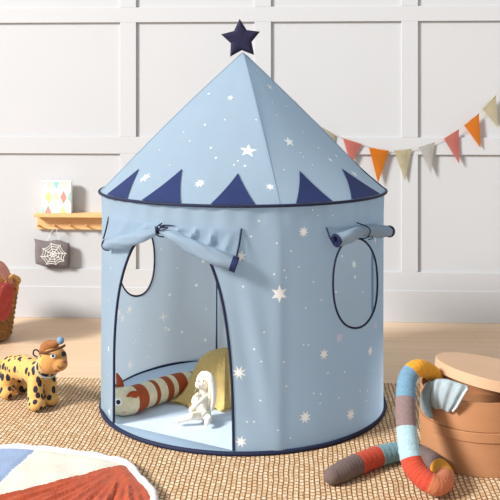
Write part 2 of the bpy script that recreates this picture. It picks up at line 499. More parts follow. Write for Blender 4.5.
for i, (x, y) in enumerate([(209, 94), (184, 132), (190, 141), (211, 148), (234, 165), (238, 161), (245, 166), (272, 103), (276.5, 115), (286, 106.5), (300, 153), (303, 157), (236, 183), (262, 70), (225, 120),
                            (205, 125), (170, 165), (160, 150), (216, 158), (256, 120), (312, 165), (318, 148), (303, 132), (284, 170)]):
    th, t = hit_roof(x, y); print_star(bmr, roof_pt, th, t, 1, (1.1 if i % 3 else 1.5)*3.05/F*.8, roof=True, zr=-.73)
me = bpy.data.meshes.new('roof'); bmr.to_mesh(me); bmr.free()
link('roof', me, [M_blue, M_star], tent)
# seam lines along the four roof poles
for k in range(4):
    bm = bmesh.new(); a = SEAM+k*PI/2
    tube(bm, [roof_pt(a, .02+.97*j/30, .0008) for j in range(31)], .0016, 6)
    obj('roof_seam', bm, M_blue, tent)

# navy triangles standing on the rim: (left foot, right foot, tip) in the photo
tri = [((109, 194), (130.5, 196.5), (139.6, 169.6)), ((145, 198), (182.3, 201.5), (182.5, 169.6)), ((211.5, 203), (255, 205.5), (238, 174)),
       ((296, 205), (332, 202), (299, 171.4)), ((350.5, 199.5), (378, 193.5), (341, 169.3))]
tris = []
for a, b, c in tri:
    A, B, Cc = hit_roof(*a), hit_roof(*b), hit_roof(*c)
    tris.append(((A[0], .995), (B[0], .995), Cc))
for th in (100, 125, 150, 175, 200, 225, 250):
    th = math.radians(th); tris.append(((th-.16, .995), (th+.16, .995), (th, .80)))
for A, B, Cc in tris:
    bm = bmesh.new(); n_ = 14; rows = []
    da, db = wrap(A[0]), wrap(B[0]); dc = wrap(Cc[0])
    if db < da: db += 2*PI
    if dc < da-1: dc += 2*PI
    for j in range(n_+1):
        s = j/n_; l = da+(dc-da)*s; r = db+(dc-db)*s; t = A[1]+(Cc[1]-A[1])*s
        m_ = max(1, n_-j) if j < n_ else 0
        rows.append([bm.verts.new(roof_pt(l+(r-l)*(i/m_ if m_ else 0), t, .003)) for i in range(m_+1)])
    for j in range(n_):
        a, b = rows[j], rows[j+1]
        for i in range(len(a)-1):
            if i < len(b): bm.faces.new((a[i], a[i+1], b[i]))
            if i+1 < len(b): bm.faces.new((a[i+1], b[i+1], b[i]))
    bmesh.ops.remove_doubles(bm, verts=bm.verts, dist=1e-5)
    bmesh.ops.solidify(bm, geom=bm.faces[:], thickness=-.0015)
    obj('roof_triangle', bm, M_navy, tent)

def ring_pts(r, z, n=160, f=None): return [Vector((TC.x+r*math.sin(2*PI*k/n), TC.y-r*math.cos(2*PI*k/n), z+(f(2*PI*k/n) if f else 0))) for k in range(n)]
bm = bmesh.new(); tube(bm, ring_pts(.529, ZR-.001), .0052, 8, True); obj('rim_piping', bm, M_piping, tent)
bm = bmesh.new(); tube(bm, ring_pts(.523, .0075), .0075, 8, True); obj('base_piping', bm, M_piping, tent)
bm = bmesh.new()
c0 = [bm.verts.new(p) for p in ring_pts(.516, .002)]; c1 = [bm.verts.new(p) for p in ring_pts(.516, .0075)]
bm.faces.new(c0[::-1]); bm.faces.new(c1)
for k in range(160): bm.faces.new((c0[k], c0[(k+1) % 160], c1[(k+1) % 160], c1[k]))
obj('floor_mat', bm, M_floorc, tent, smooth=False)
def piping(name, pts, r, close, nm=M_piping):
    bm = bmesh.new(); tube(bm, [wall_pt(a, z, .0005) for a, z in pts], r, 8, close); return obj(name, bm, nm, tent)
piping('door_piping', door_c, .0045, False)
piping('window_piping', win_r, .0036, True)
piping('window_piping', win_l, .0036, True)
# poles inside
for k in range(4):
    a = SEAM+k*PI/2; bm = bmesh.new()
    tube(bm, [Vector((TC.x+.512*math.sin(a), TC.y-.512*math.cos(a), z)) for z in (.012, .4, .785)], .0045, 8)
    o = obj('sleeved_pole', bm, M_blue, tent)
a = SEAM+PI
bm = bmesh.new(); tube(bm, [Vector((TC.x+.506*math.sin(a), TC.y-.506*math.cos(a), z)) for z in (.02, .78)], .0028, 6); obj('pole_sleeve_seam', bm, M_piping, tent)

# ---- rolled flaps
def wp(px, py, off):
    th, z = hit(px, py); r = R0+off
    return Vector((TC.x+r*math.sin(th), TC.y-r*math.cos(th), z))
def roll(name, pts, rad, parent, endA=False, endB=False, seed=0):
    """rolled cloth: spiral-sectioned tube that pinches at the tie, with a navy bound end"""
    bm = bmesh.new(); path = catmull(pts, 8); n_ = len(path); k = (len(pts)-1)
    R_ = []
    for i in range(n_):
        s = i/8; j = min(int(s), k-1); f = s-j; f = f*f*(3-2*f)
        R_.append(rad[j]*(1-f)+rad[j+1]*f)
    seg = 28; u = Vector((0, 0, 1)); rings = []
    for i in range(n_):
        t = (path[min(i+1, n_-1)]-path[max(i-1, 0)]).normalized(); u_ = (u-t*u.dot(t)).normalized(); w = t.cross(u_)
        ring = []
        for q in range(seg):
            a = 2*PI*q/seg
            rr_ = R_[i]*(1+.08*math.sin(3*a+i*.25+seed)+.05*math.sin(5*a-i*.5)+.06*(noise.noise(Vector((i*.25, a*.9, seed)))))
            ring.append(bm.verts.new(path[i]+(u_*math.cos(a)+w*math.sin(a))*rr_))
        rings.append(ring)
    for i in range(n_-1):
        for q in range(seg):
            f = bm.faces.new((rings[i][q], rings[i][(q+1) % seg], rings[i+1][(q+1) % seg], rings[i+1][q]))
            if (endB and i >= n_-3) or (endA and i < 1): f.material_index = 1
    for e, ring, dr in ((0, rings[0], path[1]-path[0]), (1, rings[-1], path[-2]-path[-1])):
        dr.normalize(); c = sum((v.co for v in ring), Vector())/seg
        inn = [bm.verts.new(c+(v.co-c)*.72) for v in ring]; deep = [bm.verts.new(c+(v.co-c)*.6+dr*.012) for v in ring]
        for q in range(seg):
            bm.faces.new((ring[q], ring[(q+1) % seg], inn[(q+1) % seg], inn[q])).material_index = 1
            bm.faces.new((inn[q], inn[(q+1) % seg], deep[(q+1) % seg], deep[q])).material_index = 1
        bm.faces.new(deep).material_index = 1
    o = obj(name, bm, [M_blue, M_navy], parent)
    for e, flag in ((0, endA), (-1, endB)):
        if flag:
            b2 = bmesh.new(); rp = rings  # navy binding round the open end
            c = path[e]; t = (path[1]-path[0] if e == 0 else path[-1]-path[-2]).normalized(); u_ = (u-t*u.dot(t)).normalized(); w = t.cross(u_)
            tube(b2, [c+(u_*math.cos(2*PI*q/24)+w*math.sin(2*PI*q/24))*R_[e] for q in range(24)], .0028, 6, True)
            obj('end_binding', b2, M_piping, o)
    return path
lp = roll('rolled_door_flap', [wp(111.5, 244.5, .016), wp(119, 242.5, .024), wp(131, 240, .028), wp(147, 235.5, .026), wp(161.5, 230, .018)], [.0185, .021, .0225, .0205, .011], tent, True, seed=1)
rp = roll('rolled_door_flap', [wp(164.5, 230, .018), wp(181, 237, .026), wp(200, 247, .03), wp(218, 256, .032), wp(236.5, 263, .032)], [.010, .018, .0225, .0245, .0235], tent, False, True, seed=2)
roll('rolled_window_flap', [wp(331, 239.5, .026), wp(340, 236.5, .027), wp(349, 232.5, .024), wp(357, 230.5, .018), wp(365, 230.5, .022), wp(374, 231, .026), wp(381, 231, .03)], [.0205, .022, .0205, .0165, .0195, .0205, .0185], tent, True, True, seed=3)

def gather(px_top, px_bot, name, off0=.003, off1=.02, amp=.008, nfold=6):
    """loose cloth between the sewn edge and the roll, gathered into fan folds"""
    bm = bmesh.new(); A = catmull([Vector((x, y, 0)) for x, y in px_top], 10); B = catmull([Vector((x, y, 0)) for x, y in px_bot], 10)
    n_ = len(A); m_ = 14; g = []
    for i in range(n_):
        row = []
        for j in range(m_+1):
            s = j/m_; x = A[i].x+(B[i].x-A[i].x)*s; y = A[i].y+(B[i].y-A[i].y)*s
            th, z = hit(x, y); u = i/(n_-1)
            off = off0+(off1-off0)*s+amp*(1-2*abs(math.sin(nfold*PI*u*.5+1.1*s)))*math.sin(PI*min(1, s*1.1))**.7*math.sin(PI*min(max(u, .03), .97))
            r = R0+max(off, .0065); row.append(bm.verts.new((TC.x+r*math.sin(th), TC.y-r*math.cos(th), z)))
        g.append(row)
    for i in range(n_-1):
        for j in range(m_): bm.faces.new((g[i][j], g[i+1][j], g[i+1][j+1], g[i][j+1]))
    return obj(name, bm, M_blue, tent)
gather([(166, 226.5), (190, 226), (215, 228), (242, 230)], [(168, 231), (188, 240), (214, 252), (236.5, 260)], 'gathered_door_cloth', nfold=9, amp=.013, off0=.004, off1=.022)
gather([(110, 216), (125, 218), (143, 221), (161, 226)], [(109.5, 242), (126, 239), (145, 234), (161, 229)], 'gathered_door_cloth', nfold=5, amp=.008, off1=.018)
gather([(326, 227), (338, 227), (355, 225), (375, 223)], [(330, 236), (341, 233), (357, 229), (377, 228)], 'gathered_window_cloth', nfold=3, amp=.004, off1=.018)
def line(name, pts, r=.0024, off=.01, m=M_piping):
    bm = bmesh.new(); tube(bm, catmull([wp(x, y, o_) for x, y, o_ in pts], 6), r, 8, cap='round'); return obj(name, bm, m, tent)
line('flap_edge_binding', [(241.5, 229, .006), (239, 245, .022), (236, 259, .034)], .0032)
line('flap_edge_binding', [(110.3, 217, .006), (109.6, 228, .012), (109, 238, .02)], .0026)
line('flap_edge_binding', [(325.5, 228, .006), (326, 236, .02), (329, 244, .028)], .0028)
# ties
line('tie_band', [(163, 223, .008), (161.5, 227, .03), (162, 234, .026), (165.5, 236.5, .012)], .0022)
line('tie_bow', [(163, 228, .03), (168, 226.5, .036), (173, 226.5, .03), (168, 228.5, .034), (163, 229.5, .03)], .0016)
line('tie_bow', [(163, 229, .03), (161, 227, .03), (160, 225.5, .026)], .0016)
line('tie_band', [(355.5, 222.5, .006), (358, 226, .04), (359.2, 231, .044), (358.8, 237, .03), (357, 238, .01)], .002)
line('tie_bow', [(358.8, 236, .038), (361, 235.4, .042), (362, 237.5, .04), (359, 238.4, .038)], .0016)

# star on the tip: a puffed navy star
bm = bmesh.new(); cz = HC-(39.3-HZ)*3.376/F; cxs = (241-250)/F*3.376
ro, ri = .077, .041; T_ = .017; out = star_pts(5, ro, ri, math.radians(-4))
front = bm.verts.new((cxs, 3.376-T_, cz)); back = bm.verts.new((cxs, 3.376+T_, cz)); prev = []
lay = []
for s, d in ((1, 0), (.95, .5), (.86, .8), (.72, .93), (.5, .97), (.25, 1)):
    lay.append((s, d))
ringsF = []; ringsB = []
N_ = 60
def edgept(k):
    k = k % N_; i = k*10/N_; a = int(i); f = i-a; p0 = out[a % 10]; p1 = out[(a+1) % 10]
    return (p0[0]+(p1[0]-p0[0])*f, p0[1]+(p1[1]-p0[1])*f)
for s, d in lay:
    rf = []; rb = []
    for k in range(N_):
        x, z = edgept(k); w = .0006*math.sin(k*1.9)*d
        rf.append(bm.verts.new((cxs+x*s, 3.376-T_*d-w, cz+z*s))); rb.append(rf[-1] if d == 0 else bm.verts.new((cxs+x*s, 3.376+T_*d+w, cz+z*s)))
    ringsF.append(rf); ringsB.append(rb)
for Rg, tip in ((ringsF, front), (ringsB, back)):
    for a, b in zip(Rg, Rg[1:]):
        for k in range(N_): bm.faces.new((a[k], a[(k+1) % N_], b[(k+1) % N_], b[k]))
    for k in range(N_): bm.faces.new((Rg[-1][k], Rg[-1][(k+1) % N_], tip))
st = obj('star_topper', bm, mat('dark_navy_canvas', (30, 28, 58), .75, .3, 90, .1, 20), tent)

# ------------------------------------------------------------------ toys in the tent
def band_tube(bm, pts, rads, bands, seg=24, n=10, wr=.03, cap='round'):
    """stuffed tube; bands = [(start fraction of control index, material index)]"""
    path = catmull(pts, n); k = len(pts)-1; R_ = []
    for i in range(len(path)):
        s = i/n; j = min(int(s), k-1); f = s-j
        R_.append((rads[j]*(1-f)+rads[j+1]*f)*(1+wr*math.sin(i*1.7)))
    def mf(i):
        s = i/n; m_ = bands[0][1]
        for b0, mi in bands:
            if s >= b0: m_ = mi
        return m_
    tube(bm, path, R_, seg, False, cap=cap, mifun=mf)

M_cream = mat('cream_velour', (226, 214, 180), .95, .3, 200, .06, 60, sheen=.08)
M_rust = mat('rust_velour', (166, 74, 36), .95, .3, 200, .08, 60, sheen=.08)
M_black = mat('black_eye', (14, 14, 16), .3, spec=.5)
M_eyew = mat('eye_white', (240, 240, 238), .6)
M_pink = mat('pink_cheek', (222, 178, 160), .9)
zf = .0085
wq = P(121, 402, 3.235)
worm = empty('plush_bolster', (wq.x, wq.y, zf), 'cream and rust striped plush bolster with a face lying inside the tent doorway', 'stuffed toy')
hz_ = zf+.049
pts = [PZ(120.5, 401, hz_), PZ(125, 401, hz_), PZ(133, 399.5, hz_-.001), PZ(145, 395, hz_-.002), PZ(158, 391, hz_-.004), PZ(172, 386.5, hz_-.005), PZ(186, 383, hz_-.006), PZ(193, 381.3, hz_-.008)]
bm = bmesh.new()
band_tube(bm, pts, [.047, .050, .048, .045, .045, .044, .042, .036],
          [(0, 0), (1.85, 1), (2.6, 0), (3.3, 1), (3.58, 0), (4.15, 1), (4.57, 0), (4.93, 1), (5.65, 0), (6.0, 0), (6.3, 1), (6.7, 0)], wr=.012, n=20)
obj('body', bm, [M_cream, M_rust], worm)
def eye(parent, c, nrm, r, mw=M_eyew, mb=M_black, ring=None, up=None):
    nrm = Vector(nrm).normalized(); Q = nrm.to_track_quat('Z', 'Y').to_matrix().to_4x4()
    bm = bmesh.new(); sphere(bm, c, r, 16, (1, 1, .35), Q); e = obj('eye', bm, mw, parent)
    bm = bmesh.new(); sphere(bm, Vector(c)+nrm*r*.28, r*.55, 14, (1, 1, .4), Q); obj('pupil', bm, mb, e)
    return e
hc_ = pts[1]
d_ = (Vector((0, 0, HC))-hc_).normalized()
ed = (P(119.5, 401.5, 3.2)-hc_); nrm = Vector((-.05, -1, .12)).normalized()
eye(worm, hc_+Vector((-.016, -.0455, .012)), (-.15, -1, .2), .0145)
bm = bmesh.new(); sphere(bm, hc_+Vector((.003, -.043, -.021)), .008, 12, (1, .35, 1)); obj('cheek', bm, M_pink, worm)
bm = bmesh.new(); tube(bm, catmull([P(120.5, 390, 3.225), P(119.5, 381, 3.225), P(117, 374, 3.225)], 5), [.014, .0145, .014, .0135, .013, .012, .011, .009, .0075, .006, .004], 14, cap='round', flat=.5, up=Vector((1, 0, 0))); obj('ear', bm, M_rust, worm)
bm = bmesh.new(); tube(bm, catmull([P(136, 394.5, 3.175), P(131, 394, 3.165), P(126, 397.5, 3.163)], 5), [.012, .0125, .012, .011, .010, .009, .0075, .006, .005, .004, .003], 14, cap='round', flat=.6); obj('ear', bm, M_rust, worm)

# yellow muslin cushion
M_yellow = mat('yellow_muslin', (252, 224, 150), .95, .6, 130, .05, 60, sheen=.2, stretch=(2, 2, .6))
cx_, cy_ = -.092, 3.405
prof = [(.0005, .176), (.03, .175), (.06, .169), (.085, .157), (.105, .139), (.12, .117), (.132, .094), (.142, .072), (.153, .051), (.167, .032), (.183, .017), (.196, .008)]
def yf(r, z, a, j):
    k = j/11
    w = 1+.05*k*math.sin(5*a+1)+.10*k**3*math.sin(11*a)+.03*k*k*math.sin(23*a+z*30)
    sx = 1.0 if math.cos(a) < 0 else .86
    rx = r*w*(1+.10*max(0, -math.cos(a))*k*k)
    if math.sin(a) > 0: rx *= .62
    else: rx *= .92
    return rx*sx, z+.004*math.sin(17*a+9*k)*k+.0025*math.sin(31*a)*k
bm = bmesh.new(); rg = lathe(bm, prof, (cx_, cy_, zf+.002), 144, fn=yf); bm.faces.new(rg[0])
bmesh.ops.solidify(bm, geom=bm.faces[:], thickness=.003)
o = obj('muslin_blanket', bm, M_yellow, label='yellow crinkled muslin blanket heaped inside the tent behind the cream bunny', cat='blanket'); recenter(o)

# bunny
M_bun = mat('cream_linen', (238, 230, 214), .95, .35, 260, .05, 90, sheen=.2)
M_dress = mat('cream_linen_dress', (228, 220, 202), .95, .5, 300, .06, 90, stretch=(1, 1, .4))
bd = 3.15
bp_ = P(203, 418, bd)
bun = empty('bunny_doll', (bp_.x, bd, zf), 'cream linen bunny doll sitting in front of the yellow blanket', 'stuffed toy')
bm = bmesh.new()
chain(bm, [(P(204, 413, 3.16), .026), (P(203, 404, 3.155), .023), (P(203.5, 394, 3.15), .016), (P(203.5, 389, 3.148), .012)])
sphere(bm, P(203.5, 381, 3.145), .028, 16, (.92, .95, 1.15))
sphere(bm, P(200, 384.5, 3.13), .018, 14, (1, 1, .8))
chain(bm, [(P(201, 415.5, 3.13), .017), (P(191, 416.5, 3.09), .013), (P(183, 419, 3.085), .010), (P(178, 420.5, 3.09), .010)])
chain(bm, [(P(178, 420.5, 3.085), .011), (P(175.5, 419.5, 3.083), .008)])
chain(bm, [(P(206, 415.5, 3.12), .016), (P(209, 419, 3.085), .012), (P(207, 422.5, 3.065), .011)])
bme = fuse(bm, .0028, 3)
bd_o = link('body', bme, M_bun, bun)
for pts_ in ([(207, 395, 3.125), (202, 400, 3.10), (196, 405, 3.085), (191.5, 409.5, 3.08)], [(199, 394, 3.14), (195, 398, 3.115), (194, 402, 3.10), (197, 400, 3.095)]):
    bm = bmesh.new(); tube(bm, catmull([P(*q) for q in pts_], 6), [.0085]*18+[.0095], 12, cap='round'); obj('arm', bm, M_bun, bun)
for k, pts_ in enumerate(([(206, 373, 3.13), (210.5, 377, 3.115), (213.5, 388, 3.112), (213.5, 401, 3.112), (212, 409, 3.11)], [(203, 372.5, 3.15), (208, 374, 3.135), (211, 385, 3.125), (210.2, 397, 3.12), (209, 404, 3.12)])):
    bm = bmesh.new(); L_ = 25; tube(bm, catmull([P(*q) for q in pts_], 6), [.006+.006*math.sin(PI*min(1, .15+i/(L_-1)*.85)) for i in range(L_)], 12, cap='round', flat=.55, up=Vector((1, 0, 0))); obj('ear', bm, M_bun, bun)
for px_, d2 in ((198.5, 3.118), (203.5, 3.1155)):
    bm = bmesh.new(); sphere(bm, P(px_, 381, d2), .0026, 10); obj('eye', bm, M_dark, bun)
bm = bmesh.new(); sphere(bm, P(199, 386, 3.112), .003, 10, (1.3, .8, .8)); obj('nose', bm, M_pink, bun)
bm = bmesh.new()
for k in range(9):
    a = k*2.4; sphere(bm, P(196.5+1.6*math.cos(a)*(k % 3)/1.5, 391+1.8*math.sin(a)*(k % 3)/1.5, 3.105), .0034, 8)
obj('collar_ruffle', bm, mat('sage_trim', (150, 142, 118), .9, .3), bun)

# ------------------------------------------------------------------ leopard toy
def leopard_mat(name, base, sx=(1, 1, 1)):
    m = mat(name, base, .95, .25, 220, .05, 50, sheen=.08); nt = m.node_tree; N = nt.nodes; L = nt.links; p = N['Principled BSDF']
    src = p.inputs['Base Color'].links[0].from_socket
    tc = N.new('ShaderNodeTexCoord'); mp = N.new('ShaderNodeMapping'); mp.inputs['Scale'].default_value = sx; L.new(tc.outputs['Object'], mp.inputs[0])
    v = N.new('ShaderNodeTexVoronoi'); v.inputs['Scale'].default_value = 46; v.inputs['Randomness'].default_value = .75; L.new(mp.outputs[0], v.inputs['Vector'])
    g = N.new('ShaderNodeMapRange'); g.inputs[1].default_value = .38; g.inputs[2].default_value = .42; g.inputs[3].default_value = 1; g.inputs[4].default_value = 0
    L.new(v.outputs['Distance'], g.inputs[0])
    mx = N.new('ShaderNodeMix'); mx.data_type = 'RGBA'; L.new(g.outputs[0], mx.inputs['Factor']); L.new(src, mx.inputs[6]); mx.inputs[7].default_value = (*lin((44, 42, 54)), 1)
    L.new(mx.outputs[2], p.inputs['Base Color']); return m
M_leo = leopard_mat('leopard_plush', (214, 168, 98), (1, 1, .6)); M_leoh = mat('tan_plush', (200, 144, 82), .95, .3, 200, .08, 50, sheen=.08)
lb = PZ(28, 404)
leo = empty('plush_leopard', (lb.x, lb.y, 0), 'spotted yellow plush leopard wearing a brown hat, standing on the rug edge', 'stuffed toy')
bm = bmesh.new()
chain(bm, [(P(12, 367.5, 3.42), .047), (P(24, 367.5, 3.38), .047), (P(37, 372.5, 3.33), .047), (P(45, 370, 3.30), .036)])
chain(bm, [(P(44, 366, 3.29), .034), (P(52, 360.5, 3.265), .044)])
sphere(bm, P(53, 359.5, 3.26), .051, 20, (1, 1, .98))
sphere(bm, P(59.5, 364, 3.235), .030, 16, (1, 1, .85))
for top, foot, r in (((36, 382, 3.30), (35.5, 400, 3.27), .030), ((49, 381, 3.34), (49.5, 396, 3.33), .028), ((8, 376, 3.40), (7, 390, 3.40), .031), ((20, 380, 3.47), (20, 388, 3.47), .025)):
    a = P(*top); b = P(*foot); b.z = r*.95; chain(bm, [(a, r*1.05), (b, r)])
    sphere(bm, b+Vector((.006, -.010, -.002)), r*1.0, 14, (1.1, 1.15, .85))
sphere(bm, P(43, 353, 3.30), .016, 12, (1, .5, 1))
chain(bm, [(P(2, 362, 3.46), .012), (P(-6, 366, 3.48), .010), (P(-9, 376, 3.47), .010)])
me = fuse(bm, .004, 5)
hd = P(53.5, 361, 3.25)
lo = link('body', me, [M_leo, M_leoh], leo)
for p in me.polygons:
    c = wm(leo) @ p.center
    if (c-hd).length < .062 and c.x > hd.x-.040 and c.z > hd.z-.042: p.material_index = 1
bm = bmesh.new()
hp_ = [P(43, 353.5, 3.268), P(47.5, 348, 3.262), P(53, 345, 3.255), P(58.5, 342, 3.25)]
tube(bm, catmull(hp_, 6), [.016, .019, .0215, .0235, .025, .0255, .0255, .025, .024, .023, .0215, .020, .0185, .017, .0155, .014, .0125, .011, .010], 18, cap='round')
hat = obj('hat', bm, mat('brown_felt', (150, 96, 54), .95, .4, 200, .15, 60), leo)
bm = bmesh.new(); br = catmull([P(40.5, 353, 3.245), P(46, 352.5, 3.212), P(54, 350, 3.203), P(62, 347, 3.215), P(64.5, 345.5, 3.24)], 6)
tube(bm, br, .0045, 10, cap='round'); obj('brim', bm, mat('dark_brown_felt', (92, 58, 38), .95), hat)
bm = bmesh.new(); sphere(bm, P(60.5, 340.5, 3.24), .0135, 16); obj('pompom', bm, mat('blue_yarn', (128, 160, 190), .95, 1, 400), hat)
bm = bmesh.new(); tube(bm, catmull([P(37, 357, 3.27), P(33.5, 354.5, 3.27), P(34, 350.5, 3.27), P(37, 350, 3.268), P(40, 353, 3.262)], 6), .0028, 8, cap='round'); obj('hat_cord', bm, M_dark, hat)
eye(leo, P(53, 355.8, 3.2135), (-.05, -1, .1), .0095)
for (x, y, d, r) in ((63.8, 354, 3.222, .009), (57, 369, 3.218, .008), (44.5, 369, 3.236, .007)):
    bm = bmesh.new(); sphere(bm, P(x, y, d), r, 12, (1, .6, 1.1)); obj('face_patch', bm, mat('charcoal_felt', (52, 48, 58), .95), leo)
bm = bmesh.new(); sphere(bm, P(64.5, 361.5, 3.208), .0065, 12, (1.2, .8, .8)); obj('nose', bm, mat('dusty_nose', (120, 74, 56), .8), leo)
bm = bmesh.new(); tube(bm, catmull([P(57.5, 366, 3.2055), P(60, 368.5, 3.206), P(63, 367.5, 3.209)], 5), .0011, 6, cap='round'); obj('mouth', bm, M_dark, leo)
bm = bmesh.new(); cc = P(46.5, 367.5, 3.292); ax = (P(53, 361, 3.25)-P(43, 373, 3.31)).normalized(); u_ = ax.orthogonal().normalized(); w_ = ax.cross(u_)
tube(bm, [cc+(u_*math.cos(2*PI*k/32)+w_*math.sin(2*PI*k/32))*.0405 for k in range(32)], .004, 8, True); obj('collar', bm, mat('sage_ribbon', (170, 180, 168), .9), leo)

# ------------------------------------------------------------------ basket
def weave_mat():
    m = mat('seagrass', (200, 150, 94), .8, .6, 160, .3, 90); return m
M_wick = weave_mat()
bx, by = P(-22, 300, 4.28).x, 4.28
bas = empty('woven_basket', (bx, by, GZ), 'round woven seagrass basket on the wooden floor at the left edge', 'basket')
prof = [(.02, .004), (.13, .004), (.150, .012)]+[(.150+.036*(k/22), .012+.255*(k/22)) for k in range(1, 23)]
def bf(r, z, a, j):
    if j < 3: return r, z
    return r+.0085*math.sin(22*a+(PI if j % 2 else 0)), z
bm = bmesh.new(); rg = lathe(bm, prof, (bx, by, GZ), 156, fn=bf); bm.faces.new(rg[0])
bmesh.ops.solidify(bm, geom=bm.faces[:], thickness=.006)
obj('bowl', bm, M_wick, bas)
bm = bmesh.new()
for s in (0, 1):
    tube(bm, [Vector((bx+(.187+.006*math.cos(40*a+s*PI))*math.cos(a), by+(.187+.006*math.cos(40*a+s*PI))*math.sin(a), GZ+.268+.006*math.sin(40*a+s*PI))) for a in [2*PI*k/320 for k in range(320)]], .006, 6, True)
obj('rim', bm, M_wick, bas)
for sgn in (1, -1):
    bm = bmesh.new(); rad = Vector((math.cos(-.5), math.sin(-.5), 0))*sgn; tg = Vector((-rad.y, rad.x, 0))
    base = Vector((bx, by, GZ+.235))+rad*.198
    for s in (0, 1):
        pth = []
        for k in range(60):
            t = k/59*PI; p = base+tg*(.045*math.cos(t))+Vector((0, 0, .082*math.sin(t)))+rad*(.018*math.sin(t))
            p += Vector((0, 0, 1))*.005*math.sin(k*.9+s*PI)+rad*.005*math.cos(k*.9+s*PI); pth.append(p)
        tube(bm, pth, .0065, 7, cap='round')
    obj('handle', bm, M_wick, bas)
# throws in the basket
M_pinkc = mat('dusty_pink_cotton', (232, 180, 166), .9, .3, 120, .04, 30); M_redc = mat('coral_red_cotton', (208, 100, 92), .9, .4, 100, .08, 30)
M_beige = mat('beige_cotton', (232, 214, 188), .9, .3, 120, .04, 30)
def mound(name, c, R_, H, seed, m, lab, cat, sx=1.0):
    bm = bmesh.new(); prof = [(.001, H), (R_*.35, H*.96), (R_*.6, H*.82), (R_*.8, H*.6), (R_*.93, H*.34), (R_, 0), (R_*.8, -H*.25), (R_*.3, -H*.35)]
    def fn(r, z, a, j): 
        k = noise.noise(Vector((math.cos(a)*1.6+seed, math.sin(a)*1.6, j*.3)))
        return r*(1+.12*k*(j > 0)), z+.018*k*(j > 0 and j < 6)
    rg = lathe(bm, prof, c, 48, fn=fn); bm.faces.new(rg[0]); bm.faces.new(rg[-1])
    o = obj(name, bm, m, label=lab, cat=cat); recenter(o); return o
mound('cushion', (bx-.035, by-.01, GZ+.255), .112, .125, 2, M_beige, 'beige cushion rising out of the basket below the pink throw', 'cushion')
# pink throw: a fold lying over the cushion
def drape(name, rows, m, lab, cat, thick=.005, amp=.003, f=60):
    bm = bmesh.new(); g = []; n_ = 12
    cr = [catmull([Vector(p) for p in r], 8) for r in rows]; cols = len(cr[0])
    for i in range(cols):
        col = catmull([cr[j][i] for j in range(len(cr))], n_)
        g.append(col)
    for i in range(cols):
        for j in range(len(g[i])):
            g[i][j] = g[i][j]+Vector((.3, -1, .3))*amp*math.sin(i*f/60+.25*j)
    vv = [[bm.verts.new(p) for p in c] for c in g]
    for i in range(cols-1):
        for j in range(len(vv[0])-1): bm.faces.new((vv[i][j], vv[i+1][j], vv[i+1][j+1], vv[i][j+1]))
    bmesh.ops.solidify(bm, geom=bm.faces[:], thickness=thick)
    o = obj(name, bm, m, label=lab, cat=cat); recenter(o); return o
drape('throw', [[P(-40, 264, 4.33), P(-15, 259, 4.33), P(3, 262, 4.34), P(12, 276, 4.35)],
                [P(-40, 268, 4.20), P(-15, 263, 4.19), P(1, 266, 4.20), P(13, 283, 4.23)],
                [P(-40, 274, 4.13), P(-15, 269, 4.12), P(-1, 274, 4.12), P(9, 286, 4.15)]], M_pinkc, 'dusty pink throw folded over the top of the basket', 'blanket', amp=.004)
drape('cloth', [[P(-30, 281, 4.12), P(-12, 281, 4.10), P(3, 282, 4.12), P(13, 284, 4.165)],
                [P(-30, 286, 4.06), P(-12, 286, 4.055), P(3, 287, 4.075), P(14, 289, 4.128)],
                [P(-30, 300, 4.066), P(-12, 301, 4.06), P(2, 302, 4.08), P(12.5, 303, 4.13)],
                [P(-30, 316, 4.08), P(-12, 317, 4.075), P(1, 321, 4.092), P(9, 317, 4.14)]], M_redc, 'coral red cloth hanging over the front of the basket', 'cloth', amp=.003)

# ------------------------------------------------------------------ wall shelf, print, web cushion
def wobj(name, bm, mats, parent=None, **k):
    """shape made in wall coordinates (u, -distance from wall, z)"""
    bmesh.ops.transform(bm, matrix=MW, verts=bm.verts); return obj(name, bm, mats, parent, **k)
sd = .075
u0 = W(33.5, 215, sd)[0]; u1 = W(107, 215, sd)[0]
zt0 = W(60, 212, 0.02)[1]; zfr = W(60, 217.5, sd)[1]; 
ztop = W(60, 213.8, sd)[1]
p0 = MW @ Vector(((u0+u1)/2, 0, ztop-.06))
shelf = empty('peg_shelf', p0, 'pale pine wall shelf with a row of round pegs left of the tent', 'shelf', rotz=WA)
bm = bmesh.new(); box(bm, u0, u1, -sd, 0, ztop-.019, ztop, bev=.002); wobj('ledge', bm, M_pine, shelf, smooth=False)
zb = W(60, 229.5, .02)[1]
bm = bmesh.new(); box(bm, u0+.003, u1, -.02, 0, zb, ztop-.019, bev=.002); wobj('back_board', bm, M_pine, shelf, smooth=False)
for px_ in (38.5, 54.5, 70.5, 86.5, 102):
    u, z = W(px_, 226, .045); bm = bmesh.new()
    prof = [(.0042, 0), (.0042, .022), (.0068, .027), (.0075, .032), (.006, .036), (.001, .037)]
    rg = lathe(bm, prof, (0, 0, 0), 16); bm.faces.new(rg[0]); bm.faces.new(rg[-1])
    bmesh.ops.transform(bm, matrix=Matrix.Translation((u, -.02, z-.004)) @ Matrix.Rotation(math.radians(78), 4, 'X'), verts=bm.verts)
    wobj('peg', bm, M_peg, shelf)
